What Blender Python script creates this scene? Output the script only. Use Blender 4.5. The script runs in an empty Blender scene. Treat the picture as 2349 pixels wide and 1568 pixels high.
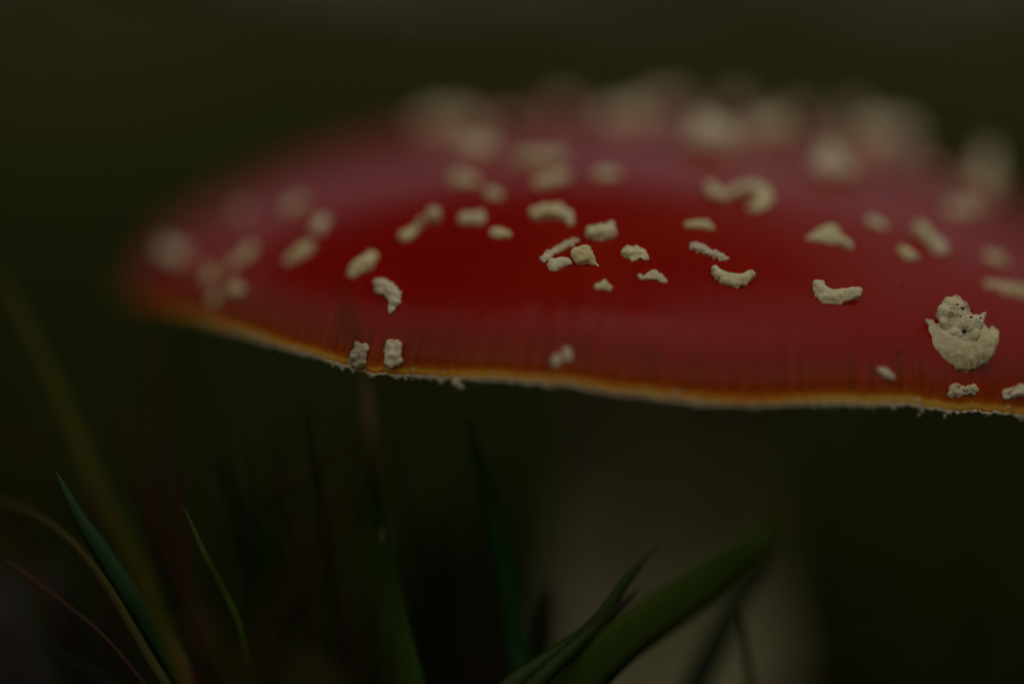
import bpy, bmesh, math, random
import numpy as np
from mathutils import Vector, Matrix, noise
from mathutils.bvhtree import BVHTree

R_ = math.radians
scene = bpy.context.scene
col = scene.collection
random.seed(7)
rng = np.random.default_rng(11)

# ------------------------------------------------------------------ camera, sky, sun, exposure
CAM = Vector((-0.01589, -0.31317, 0.15522))
PITCH = R_(10)
FOCUS = 0.2655
cd = bpy.data.cameras.new('camera')
cd.lens = 100.0
cd.sensor_width = 36.0
cd.clip_start = 0.005
cd.clip_end = 400.0
cd.dof.use_dof = True
cd.dof.focus_distance = FOCUS
cd.dof.aperture_fstop = 2.4
cam = bpy.data.objects.new('camera', cd)
cam.location = CAM
cam.rotation_euler = (math.pi / 2 - PITCH, 0, 0)
col.objects.link(cam)
scene.camera = cam

SUN_EL, SUN_AZ = R_(74), R_(165)         # azimuth measured from +Y (behind the mushroom) towards +X
w = bpy.data.worlds.new('World')
scene.world = w
w.use_nodes = True
nt = w.node_tree
for n in list(nt.nodes):
    nt.nodes.remove(n)
sky = nt.nodes.new('ShaderNodeTexSky')
sky.sky_type = 'NISHITA'
sky.sun_disc = False
sky.sun_elevation = SUN_EL
sky.sun_rotation = SUN_AZ
sky.air_density = 1.4
sky.dust_density = 1.2
hs = nt.nodes.new('ShaderNodeHueSaturation')     # overcast: the blue is mostly veiled
hs.inputs['Saturation'].default_value = 0.10
bg = nt.nodes.new('ShaderNodeBackground')
bg.inputs['Strength'].default_value = 0.15
wo = nt.nodes.new('ShaderNodeOutputWorld')
nt.links.new(sky.outputs[0], hs.inputs['Color'])
nt.links.new(hs.outputs[0], bg.inputs['Color'])
nt.links.new(bg.outputs[0], wo.inputs['Surface'])

sd = bpy.data.lights.new('sun', 'SUN')
sd.energy = 0.5
sd.angle = R_(110)
sd.color = (1.0, 0.88, 0.70)
sun = bpy.data.objects.new('sun', sd)
sdir = Vector((math.sin(SUN_AZ) * math.cos(SUN_EL), math.cos(SUN_AZ) * math.cos(SUN_EL), math.sin(SUN_EL)))
sun.rotation_euler = sdir.to_track_quat('Z', 'Y').to_euler()
sun.location = (0, 0, 5)
col.objects.link(sun)

scene.view_settings.view_transform = 'Standard'
scene.view_settings.look = 'None'
scene.view_settings.exposure = -1.22
scene.view_settings.gamma = 1.0
scene.view_settings.use_curve_mapping = False
scene.cycles.use_denoising = True
scene.cycles.max_bounces = 8

# ------------------------------------------------------------------ helpers
FPX, IW, IH = 6525.0, 2349.0, 1568.0     # focal length and picture size in the units the notes were taken in
FW = Vector((0, math.cos(PITCH), -math.sin(PITCH)))
UP = Vector((0, math.sin(PITCH), math.cos(PITCH)))
RT = Vector((1, 0, 0))


def ray(px, py):
    return FW + RT * ((px - IW / 2) / FPX) - UP * ((py - IH / 2) / FPX)


def P(px, py, depth):
    return CAM + ray(px, py) * depth


def tag(o, label=None, cat=None, group=None, kind=None):
    if label: o['label'] = label
    if cat: o['category'] = cat
    if group: o['group'] = group
    if kind: o['kind'] = kind
    return o


def empty(name, loc):
    o = bpy.data.objects.new(name, None)
    o.location = loc
    o.empty_display_size = 0.01
    col.objects.link(o)
    return o


def mesh_obj(name, verts, faces, mat, parent=None, smooth=True, attrs=None):
    me = bpy.data.meshes.new(name)
    me.from_pydata([tuple(v) for v in verts], [], faces)
    if smooth:
        me.polygons.foreach_set('use_smooth', [True] * len(me.polygons))
    for k, vals in (attrs or {}).items():
        a = me.attributes.new(k, 'FLOAT', 'POINT')
        a.data.foreach_set('value', np.asarray(vals, dtype=np.float32))
    me.materials.append(mat)
    me.update()
    o = bpy.data.objects.new(name, me)
    col.objects.link(o)
    if parent:
        o.parent = parent
        o.matrix_parent_inverse = Matrix.Translation(-parent.location)
    return o


class NT:
    """small node-tree builder"""
    def __init__(self, name):
        self.m = bpy.data.materials.new(name)
        self.m.use_nodes = True
        self.t = self.m.node_tree
        self.b = self.t.nodes['Principled BSDF']

    def n(self, kind, **kw):
        nd = self.t.nodes.new(kind)
        for k, v in kw.items():
            setattr(nd, k, v)
        return nd

    def set(self, sock, v):
        if hasattr(v, 'is_linked'):
            self.t.links.new(v, sock)
        elif v is not None:
            sock.default_value = v

    def attr(self, name):
        return self.n('ShaderNodeAttribute', attribute_name=name).outputs['Fac']

    def math(self, op, a, b=None, c=None, clamp=False):
        nd = self.n('ShaderNodeMath', operation=op, use_clamp=clamp)
        for i, v in enumerate((a, b, c)):
            self.set(nd.inputs[i], v)
        return nd.outputs[0]

    def ramp(self, fac, stops, interp='LINEAR'):
        nd = self.n('ShaderNodeValToRGB')
        nd.color_ramp.interpolation = interp
        el = nd.color_ramp.elements
        while len(el) > 1:
            el.remove(el[-1])
        for i, (p, c) in enumerate(stops):
            e = el[0] if i == 0 else el.new(p)
            e.position = p
            e.color = (*c, 1) if len(c) == 3 else c
        self.set(nd.inputs[0], fac)
        return nd.outputs[0]

    def mix(self, fac, a, b, blend='MIX'):
        nd = self.n('ShaderNodeMix', data_type='RGBA', blend_type=blend)
        self.set(nd.inputs[0], fac)
        for s, v in ((nd.inputs[6], a), (nd.inputs[7], b)):
            self.set(s, (*v, 1) if isinstance(v, tuple) and len(v) == 3 else v)
        return nd.outputs[2]

    def noise(self, vec, scale, detail=3, rough=0.55):
        nd = self.n('ShaderNodeTexNoise')
        self.set(nd.inputs['Vector'], vec)
        nd.inputs['Scale'].default_value = scale
        nd.inputs['Detail'].default_value = detail
        nd.inputs['Roughness'].default_value = rough
        return nd.outputs['Fac']

    def comb(self, x, y, z=0.0):
        nd = self.n('ShaderNodeCombineXYZ')
        for i, v in enumerate((x, y, z)):
            self.set(nd.inputs[i], v)
        return nd.outputs[0]

    def bump(self, h, strength, dist):
        nd = self.n('ShaderNodeBump')
        self.set(nd.inputs['Height'], h)
        nd.inputs['Strength'].default_value = strength
        nd.inputs['Distance'].default_value = dist
        self.t.links.new(nd.outputs[0], self.b.inputs['Normal'])

    def coord(self, which='Object'):
        return self.n('ShaderNodeTexCoord').outputs[which]


# ------------------------------------------------------------------ materials
def mat_cap():
    k = NT('cap_skin')
    r, th, m = k.attr('r'), k.attr('th'), k.attr('m')       # m: centimetres along the skin from the margin
    streak = k.noise(k.comb(k.math('MULTIPLY', th, 85.0), k.math('MULTIPLY', r, 3.0)), 1.0, 4, 0.6)
    broad = k.noise(k.coord(), 45.0, 3)
    mm = k.math('ADD', m, k.math('MULTIPLY', k.math('MULTIPLY', k.math('SUBTRACT', streak, 0.5), k.math('ADD', m, 0.03)), 2.0))
    mm = k.math('ADD', mm, k.math('MULTIPLY', k.math('SUBTRACT', broad, 0.5), 0.10))
    base = k.ramp(mm, [(0.0, (0.68, 0.38, 0.06)), (0.010, (0.68, 0.30, 0.012)), (0.032, (0.56, 0.14, 0.006)), (0.11, (0.45, 0.058, 0.004)), (0.26, (0.38, 0.024, 0.004)),
                       (0.45, (0.36, 0.012, 0.004)), (0.8, (0.34, 0.006, 0.0025)), (1.0, (0.33, 0.005, 0.0025))])
    # darker orange-brown streaks of the grooves towards the margin
    grooves = k.ramp(streak, [(0.42, (1, 1, 1)), (0.56, (0, 0, 0))])
    zone = k.ramp(m, [(0.02, (0, 0, 0)), (0.08, (1, 1, 1)), (0.36, (1, 1, 1)), (0.60, (0, 0, 0))])
    f = k.math('MULTIPLY', k.math('MULTIPLY', grooves, zone), 0.8)
    base = k.mix(f, base, (0.19, 0.026, 0.002))
    ridges = k.ramp(streak, [(0.54, (0, 0, 0)), (0.68, (1, 1, 1))])
    base = k.mix(k.math('MULTIPLY', k.math('MULTIPLY', ridges, zone), 0.45), base, (0.52, 0.085, 0.010))
    blush = k.ramp(k.noise(k.coord(), 28.0, 2), [(0.45, (0, 0, 0)), (0.62, (1, 1, 1))])
    base = k.mix(k.math('MULTIPLY', blush, 0.5), base, (0.40, 0.020, 0.003))
    # fine paler mottling where the skin is scuffed
    sc = k.noise(k.coord(), 900.0, 4, 0.7)
    base = k.mix(k.math('MULTIPLY', k.ramp(sc, [(0.68, (0, 0, 0)), (0.76, (1, 1, 1))]), 0.3), base, (0.62, 0.30, 0.22))
    k.set(k.b.inputs['Base Color'], base)
    k.b.inputs['Roughness'].default_value = 0.30
    k.set(k.b.inputs['Roughness'], k.math('ADD', 0.11, k.math('MULTIPLY', broad, 0.12)))
    k.b.inputs['IOR'].default_value = 1.33
    k.b.inputs['Specular IOR Level'].default_value = 0.12
    k.b.inputs['Coat Weight'].default_value = 0.34
    k.b.inputs['Coat IOR'].default_value = 1.3
    k.b.inputs['Coat Roughness'].default_value = 0.13
    k.b.inputs['Subsurface Weight'].default_value = 0.12
    k.b.inputs['Subsurface Radius'].default_value = (1.0, 0.25, 0.08)
    k.b.inputs['Subsurface Scale'].default_value = 0.0012
    wr = k.noise(k.comb(k.math('MULTIPLY', th, 190.0), k.math('MULTIPLY', r, 60.0)), 1.0, 4, 0.6)
    st = k.noise(k.comb(k.math('MULTIPLY', th, 75.0), k.math('MULTIPLY', r, 2.0)), 1.0, 2, 0.5)
    h = k.math('ADD', wr, k.math('MULTIPLY', k.math('MULTIPLY', st, zone), 0.7))
    k.bump(h, 0.22, 0.00025)
    return k.m


def mat_wart(name, stops):
    k = NT(name)
    c = k.coord()
    n1 = k.noise(c, 700.0, 4, 0.65)
    n2 = k.noise(c, 160.0, 3, 0.6)
    base = k.ramp(n2, stops)
    rnd = k.n('ShaderNodeObjectInfo').outputs['Random']
    base = k.mix(k.math('MULTIPLY', rnd, 0.30), base, (0.80, 0.66, 0.46))
    spots = k.ramp(k.noise(c, 2600.0, 2, 0.6), [(0.72, (0, 0, 0)), (0.78, (1, 1, 1))])
    base = k.mix(k.math('MULTIPLY', spots, 0.55), base, (0.16, 0.10, 0.05))
    stain = k.ramp(k.noise(c, 330.0, 4, 0.6), [(0.56, (0, 0, 0)), (0.72, (1, 1, 1))])
    base = k.mix(k.math('MULTIPLY', stain, 0.35), base, (0.45, 0.30, 0.16))
    k.set(k.b.inputs['Base Color'], base)
    k.b.inputs['Roughness'].default_value = 0.75
    k.b.inputs['Specular IOR Level'].default_value = 0.3
    k.b.inputs['Subsurface Weight'].default_value = 0.2
    k.b.inputs['Subsurface Radius'].default_value = (1.0, 0.7, 0.35)
    k.b.inputs['Subsurface Scale'].default_value = 0.0006
    k.bump(n1, 0.5, 0.0003)
    return k.m


def mat_simple(name, stops, scale, rough=0.8, bump=0.3, dist=0.001, spec=0.4):
    k = NT(name)
    n = k.noise(k.coord(), scale, 5, 0.62)
    k.set(k.b.inputs['Base Color'], k.ramp(n, stops))
    k.b.inputs['Roughness'].default_value = rough
    k.b.inputs['Specular IOR Level'].default_value = spec
    k.bump(n, bump, dist)
    return k.m


_blade_mats = {}


def mat_blade(base, mid, tip, tipstart=0.9, spots=None, gloss=0.4):
    key = (base, mid, tip, tipstart, spots)
    if key in _blade_mats:
        return _blade_mats[key]
    k = NT('grass_blade')
    t, u = k.attr('t'), k.attr('u')
    nz = k.noise(k.coord(), 130.0, 3)
    tt = k.math('ADD', t, k.math('MULTIPLY', k.math('SUBTRACT', nz, 0.5), 0.10))
    c = k.ramp(tt, [(0.0, base), (max(0.05, tipstart - 0.3), mid), (tipstart, mid), (min(1.0, tipstart + 0.06), tip)])
    vein = k.noise(k.comb(k.math('MULTIPLY', u, 26.0), k.math('MULTIPLY', t, 3.0)), 1.0, 2)
    c = k.mix(k.math('MULTIPLY', vein, 0.5), c, (0.02, 0.035, 0.008), 'MIX')
    if spots:
        s = k.ramp(k.noise(k.comb(k.math('MULTIPLY', t, 14.0), k.math('MULTIPLY', u, 0.6), 3.0), 1.0, 2), [(0.52, (0, 0, 0)), (0.6, (1, 1, 1))])
        c = k.mix(s, c, spots)
    k.set(k.b.inputs['Base Color'], c)
    k.b.inputs['Roughness'].default_value = gloss
    k.b.inputs['Specular IOR Level'].default_value = 0.22
    k.bump(vein, 0.25, 0.0002)
    # light shining through the blade
    tr = k.n('ShaderNodeBsdfTranslucent')
    k.set(tr.inputs['Color'], c)
    mx = k.n('ShaderNodeMixShader')
    mx.inputs[0].default_value = 0.38
    k.t.links.new(k.b.outputs[0], mx.inputs[1])
    k.t.links.new(tr.outputs[0], mx.inputs[2])
    k.t.links.new(mx.outputs[0], k.t.nodes['Material Output'].inputs['Surface'])
    _blade_mats[key] = k.m
    return k.m


def mat_meadow():
    k = NT('meadow_blades')
    h = k.attr('h')
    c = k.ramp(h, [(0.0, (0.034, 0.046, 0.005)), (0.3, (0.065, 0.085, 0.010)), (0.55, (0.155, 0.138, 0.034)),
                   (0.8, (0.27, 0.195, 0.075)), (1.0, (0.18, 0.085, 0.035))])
    k.set(k.b.inputs['Base Color'], c)
    k.b.inputs['Roughness'].default_value = 0.7
    k.b.inputs['Specular IOR Level'].default_value = 0.08
    return k.m


M_CAP = mat_cap()
M_WART = mat_wart('wart_flesh', [(0.30, (0.78, 0.62, 0.25)), (0.52, (0.87, 0.76, 0.38)), (0.72, (0.90, 0.82, 0.52))])
M_FLAKE = mat_wart('flake_flesh', [(0.30, (0.74, 0.57, 0.32)), (0.52, (0.85, 0.70, 0.43)), (0.72, (0.89, 0.79, 0.55))])
M_DIRTY = mat_simple('torn_wart_flesh', [(0.25, (0.22, 0.15, 0.09)), (0.38, (0.58, 0.46, 0.26)), (0.45, (0.85, 0.73, 0.40)), (0.8, (0.90, 0.80, 0.50))], 420.0, 0.8, 0.5, 0.0003, 0.2)
M_GILL = mat_simple('gill_flesh', [(0.3, (0.55, 0.48, 0.32)), (0.7, (0.68, 0.62, 0.46))], 300.0, 0.7, 0.2, 0.0003)
M_FRINGE = mat_simple('fringe_flesh', [(0.3, (0.55, 0.46, 0.24)), (0.7, (0.74, 0.67, 0.46))], 900.0, 0.8, 0.4, 0.0002)
M_STEM = mat_simple('stem_flesh', [(0.25, (0.48, 0.38, 0.16)), (0.5, (0.70, 0.60, 0.28)), (0.75, (0.80, 0.72, 0.40))], 160.0, 0.8, 0.5, 0.0008)
M_SOIL = mat_simple('dark_soil', [(0.3, (0.012, 0.008, 0.004)), (0.6, (0.034, 0.022, 0.010)), (0.8, (0.07, 0.045, 0.022))], 420.0, 0.45, 0.8, 0.002)
M_GROUND = mat_simple('ground_litter', [(0.25, (0.025, 0.018, 0.010)), (0.45, (0.06, 0.05, 0.022)), (0.6, (0.075, 0.072, 0.025)), (0.8, (0.13, 0.09, 0.045))], 6.0, 1.0, 0.6, 0.01, 0.0)
M_CRUMB = mat_simple('crumb', [(0.3, (0.012, 0.010, 0.010)), (0.7, (0.035, 0.025, 0.02))], 800.0, 0.7)

# ------------------------------------------------------------------ ground
gx = np.concatenate([-np.geomspace(150, 0.3, 24), np.linspace(-0.25, 0.25, 21), np.geomspace(0.3, 150, 24)])
gv, gf = [], []
for y in gx:
    for x in gx:
        d = math.hypot(x, y)
        z = 0.004 * noise.noise((x * 9, y * 9, 0.3)) + 0.012 * noise.noise((x * 1.7, y * 1.7, 4.2)) * min(1, d * 3)
        gv.append((x, y, z))
N = len(gx)
for j in range(N - 1):
    for i in range(N - 1):
        a = j * N + i
        gf.append((a, a + 1, a + N + 1, a + N))
ground = mesh_obj('ground', gv, gf, M_GROUND)
tag(ground, kind='structure')

# ------------------------------------------------------------------ the mushroom
CAPC = Vector((0, 0, 0.1))
RAD, DOME, SHOULDER = 0.06, 0.0252, 0.57
CROT = Matrix.Rotation(R_(5.5), 3, 'Y') @ Matrix.Rotation(R_(-5), 3, 'X')
root = empty('fly_agaric_mushroom', (0.004, 0.0, 0.0))
tag(root, 'red capped mushroom with cream warts and pale stem among the grass', 'mushroom')

dz_t = np.array([-180, -165, -151.7, -143.6, -136.8, -132.1, -127.7, -124.6, -121.3, -118.9, -114.0, -111.0, -106.5, -103.6, -101.0, -99.9, -97.5, -94.7, -91.8, -88.9, -85.2, -82.3,
                 -79.3, -76.2, -73.6, -70.9, -68.8, -67.5, -66.1, -63.1, -60.8, -58.1, -40, 0, 60, 120, 180])
dz_v = np.array([1.0, 1.0, 1.0, 1.15, 0.9, 0.57, 0.19, -0.04, -0.53, -0.70, -0.2, -0.04, 0.45, 0.45, 0.75, 0.62, 0.33, 0.42, 0.27, 0.24, 0.38, 0.63,
                 1.07, 1.22, 1.27, 1.55, 1.5, 1.19, 1.06, 1.2, 1.2, 0.94, .7, .5, .5, .8, 1.0]) * 1e-3


def rim_dz(th):
    d = (math.degrees(th) + 180) % 360 - 180
    s = 0
    for k_, wt in ((-1.3, .25), (0, .5), (1.3, .25)):
        s += wt * np.interp(d + k_, dz_t, dz_v)
    return s


def cap_local(r, th):
    z = DOME * max(0.0, 1 - r * r) ** SHOULDER * (1 + 0.07 * r * math.cos(th))     # the dome leans a little to one side
    z += rim_dz(th) * r ** 8
    c, s = math.cos(th), math.sin(th)
    # gentle unevenness of the whole cap, ribs near the margin, ragged edge
    z += 0.0011 * noise.noise((c * r * 2.6 + 5, s * r * 2.6, 1.7)) * r * (1 - r ** 6)
    rib = max(0.0, (r - 0.86) / 0.14)
    z += 0.00016 * rib * noise.noise((math.degrees(th) * 0.75, 0.0, 2.0))
    rad = r * RAD * (1 - 0.022 * max(0.0, -c) ** 4) * (1 + 0.010 * r ** 3 * noise.noise((c * 1.6, s * 1.6, 9.0)))
    if r > 0.95:
        e = (r - 0.95) / 0.05
        rad += e * 0.00025 * noise.noise((math.degrees(th) * 0.9, 4.0, 0.0))
        z += e * 0.00018 * noise.noise((math.degrees(th) * 1.7, 8.0, 0.0))
    return Vector((rad * c, rad * s, z))


def cap_world(r, th):
    return CAPC + CROT @ cap_local(r, th)


NTH = 720
rs = list(1 - (1 - np.linspace(0.0, 1.0, 84)) ** 1.7)
rs[0] = 0.002
under = [(1.0015, -0.0002), (1.001, -0.0005), (0.995, -0.00065), (0.980, 0.0003), (0.93, 0.0022), (0.80, 0.0055), (0.60, 0.0090), (0.40, 0.0120), (0.22, 0.0135)]
cv, ar, ath, am = [], [], [], []
arc = [0.0]
for a_, b_ in zip(reversed(rs[:-1]), reversed(rs[1:])):
    za, zb_ = (DOME * max(0.0, 1 - q * q) ** SHOULDER for q in (a_, b_))
    arc.append(arc[-1] + math.hypot((b_ - a_) * RAD, za - zb_))
arc = [min(1.0, q * 100) for q in reversed(arc)]
for r, m_ in zip(rs, arc):
    for i in range(NTH):
        th = 2 * math.pi * i / NTH - math.pi
        cv.append(cap_world(r, th)); ar.append(r); ath.append(th); am.append(m_)
top_faces = []
for j in range(len(rs) - 1):
    for i in range(NTH):
        a, b = j * NTH + i, j * NTH + (i + 1) % NTH
        top_faces.append((a, b, b + NTH, a + NTH))
n_top = len(cv)
cv.append(cap_world(0.0, 0.0)); ar.append(0.0); ath.append(0.0); am.append(1.0)
for i in range(NTH):
    top_faces.append((n_top, (i + 1) % NTH, i))
bvh = BVHTree.FromPolygons([tuple(v) for v in cv], top_faces)
faces = list(top_faces)
off = len(cv)
for (r, dz) in under:
    for i in range(NTH):
        th = 2 * math.pi * i / NTH - math.pi
        v = cap_local(1.0, th)
        q = Vector((v.x * r, v.y * r, v.z * (r ** 8) + dz))
        cv.append(CAPC + CROT @ q); ar.append(1.0); ath.append(th); am.append(0.02)
prev = (len(rs) - 1) * NTH
for j in range(len(under)):
    cur = off + j * NTH
    for i in range(NTH):
        a, b = i, (i + 1) % NTH
        faces.append((prev + a, prev + b, cur + b, cur + a))
    prev = cur
# note: under rows all carry r = 1 so the flesh there takes the pale edge colour
cap = mesh_obj('cap', cv, faces, M_CAP, root, attrs={'r': ar, 'th': ath, 'm': am})

# gills: thin radial plates below the cap flesh
gvv, gff = [], []
for g in range(200):
    th = 2 * math.pi * (g + 0.3 * random.random()) / 200 - math.pi
    r0 = 0.24 if g % 2 == 0 else 0.55
    prof = np.linspace(r0, 0.975, 9)
    e = Vector((-math.sin(th), math.cos(th), 0)) * 0.00016
    base = len(gvv)
    edge = cap_local(1.0, th).z
    for r in prof:
        zt = np.interp(r, [0.22, 0.40, 0.60, 0.80, 0.93, 0.98], [.0137, .0122, .0092, .0057, .0024, .0004]) + edge * r ** 8
        zb = np.interp(r, [0.24, 0.5, 0.8, 0.93, 0.975], [.009, .0040, .0012, .0004, -.0004]) + edge * r ** 8
        q = Vector((math.cos(th), math.sin(th), 0)) * (r * RAD)
        for z, s in ((zt, -1), (zt, 1), (zb, 0.6), (zb, -0.6)):
            gvv.append(CAPC + CROT @ (q + Vector((0, 0, z)) + e * s))
    for j in range(8):
        for a in range(4):
            b = (a + 1) % 4
            gff.append((base + j * 4 + a, base + j * 4 + b, base + j * 4 + 4 + b, base + j * 4 + 4 + a))
gills = mesh_obj('gills', gvv, gff, M_GILL, root, smooth=False)
tag(gills, kind='stuff')

# ragged pale fringe along the edge of the cap
ico = bmesh.new()
bmesh.ops.create_icosphere(ico, subdivisions=1, radius=1.0)
ICO_V = [v.co.copy() for v in ico.verts]
ICO_F = [tuple(v.index for v in f.verts) for f in ico.faces]
ico.free()
ico = bmesh.new()
bmesh.ops.create_icosphere(ico, subdivisions=2, radius=1.0)
ICO2_V = [v.co.copy() for v in ico.verts]
ICO2_F = [tuple(v.index for v in f.verts) for f in ico.faces]
ico.free()
fv, ff = [], []
NF = 2600
for i in range(NF + 1):
    deg = -142 + 140 * i / NF
    th = R_(deg)
    cl = 0.5 + 0.8 * noise.noise((deg * 0.16, 0.0, 6.0)) + (0.35 if -128 < deg < -113 else 0)
    cl -= 1.2 * min(1, max(0, (-132 - deg) / 8))
    hgt = 0.00003 + 0.00034 * max(0, cl) * abs(noise.noise((deg * 1.9, 3.0, 0))) * 2 + 0.00020 * abs(noise.noise((deg * 5.5, 7.0, 0))) * 2 * max(.15, cl)
    thk = 0.00010 + 0.00012 * abs(noise.noise((deg * 3.1, 0, 11.0)))
    c = cap_local(1.0, th)
    n2 = Vector((c.x, c.y, 0)).normalized()
    out = 0.00006 + 0.00012 * noise.noise((deg * 2.7, 5.0, 2.0))
    for (a, b) in ((-.0001, -.0002), (thk * .5 + out, -.00042), (thk * .5 + out, -.00050 - hgt * .6), (out * .5, -.00054 - hgt), (-thk, -.0005 - hgt * .7), (-.0004, -.0003)):
        fv.append(CAPC + CROT @ (c + n2 * a + Vector((0, 0, b))))
for i in range(NF):
    for a in range(6):
        b = (a + 1) % 6
        ff.append((i * 6 + a, i * 6 + b, i * 6 + 6 + b, i * 6 + 6 + a))
for _ in range(420):
    deg = random.uniform(-138, -4)
    cl = 0.5 + 0.8 * noise.noise((deg * 0.16, 0.0, 6.0)) + (0.35 if -128 < deg < -113 else 0)
    if random.random() > .25 + cl: continue
    s_ = random.uniform(.00006, .00017)
    c = cap_local(random.choice((1.0, 1.0, 0.9995)), R_(deg))
    c = CAPC + CROT @ (c + Vector((0, 0, -random.uniform(.0003, .0009))))
    b = len(fv)
    sx = (random.uniform(.7, 1.5), random.uniform(.7, 1.2), random.uniform(.8, 1.8))
    for v in ICO_V:
        j = 1 + 0.5 * noise.noise(v * 1.7 + c * 9000)
        fv.append(c + Vector((v.x * sx[0], v.y * sx[1], v.z * sx[2])) * s_ * j)
    ff += [tuple(b + i for i in f) for f in ICO_F]
fringe = mesh_obj('margin_fringe', fv, ff, M_FRINGE, root)
tag(fringe, kind='stuff')

# stem, slightly leaning, with a swollen base
sv, sf = [], []
NS = 96
top_c = CAPC + CROT @ Vector((0, 0, 0.0148))
bot_c = Vector((0.004, 0.004, -0.012))
zs = np.linspace(0, 1, 60)
for t in zs:
    c = bot_c.lerp(top_c, t)
    rad = np.interp(t, [0, .1, .22, .4, .75, .92, 1], [.019, .0235, .0190, .0146, .0130, .0128, .0140])
    for i in range(NS):
        a = 2 * math.pi * i / NS
        n_ = noise.noise((math.cos(a) * 3, math.sin(a) * 3, t * 10)) * 0.0006 + noise.noise((math.cos(a) * 9, math.sin(a) * 9, t * 9)) * 0.0003
        sv.append(c + Vector((math.cos(a), math.sin(a), 0)) * (rad + n_))
for j in range(len(zs) - 1):
    for i in range(NS):
        a, b = j * NS + i, j * NS + (i + 1) % NS
        sf.append((a, b, b + NS, a + NS))
mesh_obj('stem', sv, sf, M_STEM, root)

# ------------------------------------------------------------------ warts
def hit(px, py):
    d = ray(px, py).normalized()
    loc, nor, _, _ = bvh.ray_cast(CAM, d)
    if loc is None:
        return None, None
    if nor.dot(d) > 0:
        nor = -nor
    return loc, nor


dg_jobs = []


def blobs_to_temp(name, blobs, voxel):
    """blobs: (centre, radius, normal, flatness) -> temporary object with a voxel remesh"""
    V, Fc = [], []
    for c, r, n_, fl in blobs:
        b = len(V)
        q = n_.to_track_quat('Z', 'Y').to_matrix()
        for v in ICO2_V:
            V.append(c + q @ Vector((v.x * r, v.y * r, v.z * r * fl)))
        Fc += [tuple(b + i for i in f) for f in ICO2_F]
    me = bpy.data.meshes.new('tmp')
    me.from_pydata([tuple(v) for v in V], [], Fc)
    o = bpy.data.objects.new('tmp', me)
    col.objects.link(o)
    m = o.modifiers.new('r', 'REMESH')
    m.mode = 'VOXEL'
    m.voxel_size = voxel
    s = o.modifiers.new('s', 'SMOOTH')
    s.iterations = 1
    return o


def wart(pts, lean=0.35, flat=0.7, lift=0.25, rough=1.0, name='wart', mat=None, label=None, vox=None, parent=None, chain=0, pull=0.0):
    """pts: (x, y, radius) notes along the wart; lean: 0 lies on the skin, 1 stands upright"""
    big_ = max(p[2] for p in pts)
    sc_ = (1.12 if big_ < 22 else (0.62 if min(p[0] for p in pts) < 720 else 0.66 if min(p[0] for p in pts) < 1550 else 0.78)) if lean > 0 else 1.3
    if chain: sc_ = 1.0
    pts = [(x, y, r * sc_) for x, y, r in pts]
    if lean <= 0.001:
        flat, lift = flat * 1.3, lift + 0.12
    fill = []
    for i_ in range(len(pts)):
        for j_ in range(i_):
            a_, b_ = pts[i_], pts[j_]
            dd = math.hypot(a_[0] - b_[0], a_[1] - b_[1])
            if (i_ - j_ == 1 and i_ < chain) or (not chain and dd < 1.25 * (a_[2] + b_[2])):
                for f_ in (.25, .5, .75):
                    fill.append((a_[0] + (b_[0] - a_[0]) * f_, a_[1] + (b_[1] - a_[1]) * f_, (a_[2] + (b_[2] - a_[2]) * f_) * .93))
    torn = []
    if not chain:
        for (x, y, r) in pts:
            for _ in range(2):
                an = random.uniform(0, 6.28)
                torn.append((x + math.cos(an) * r * .85, y + math.sin(an) * r * .8, r * random.uniform(.22, .36)))
    pts = pts + fill + torn
    low = max(pts, key=lambda p: p[1] + p[2] * 0.5)
    loc0 = None
    dy = low[2] * 0.35
    for k_ in range(80):
        for sg in (1, -1):
            loc0, n0 = hit(low[0], low[1] + dy + sg * 4 * k_)
            if loc0 is not None:
                break
        if loc0 is not None:
            break
    depth0 = (loc0 - CAM).dot(FW)
    toc = (CAM - loc0).normalized()
    pn = (n0 * (1 - lean) + toc * lean).normalized()
    bl = []
    for (px, py, rp) in pts:
        d = ray(px, py)
        rm = rp / FPX * depth0
        if lean <= 0.001:
            l, n_ = hit(px, py)
            if l is None:
                continue
            c = l + n_ * rm * lift
            nn = n_
        else:
            den = d.dot(pn)
            s = (loc0 - CAM).dot(pn) / den
            c = CAM + d * s
            near, nnr, _, _ = bvh.find_nearest(c)
            if nnr.z < 0: nnr = -nnr
            gap = (c - near).dot(nnr)
            nn = pn
            if gap < -rm * 0.3:
                c = c + nnr * (-rm * 0.3 - gap)
            if gap > rm * 0.5:       # fill down to the skin so nothing hovers
                m_ = int(gap / (rm * 0.6)) + 1
                for q in range(1, m_ + 1):
                    bl.append((c.lerp(near, q / m_), rm * 0.8, nnr, 1.0))
        bl.append((c + toc * pull, rm, nn, flat))
    rmean = sum(p[2] for p in pts) / len(pts) / FPX * depth0
    blur = abs(depth0 - FOCUS)
    voxel = vox or max(0.000062, min(0.0005, rmean / 7 + blur * 0.004))
    tmp = blobs_to_temp(name, bl, voxel)
    dg_jobs.append((tmp, name, mat or (M_FLAKE if lean <= 0.001 or depth0 > 0.285 else M_WART), label, rmean, rough, parent))


W = wart
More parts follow.
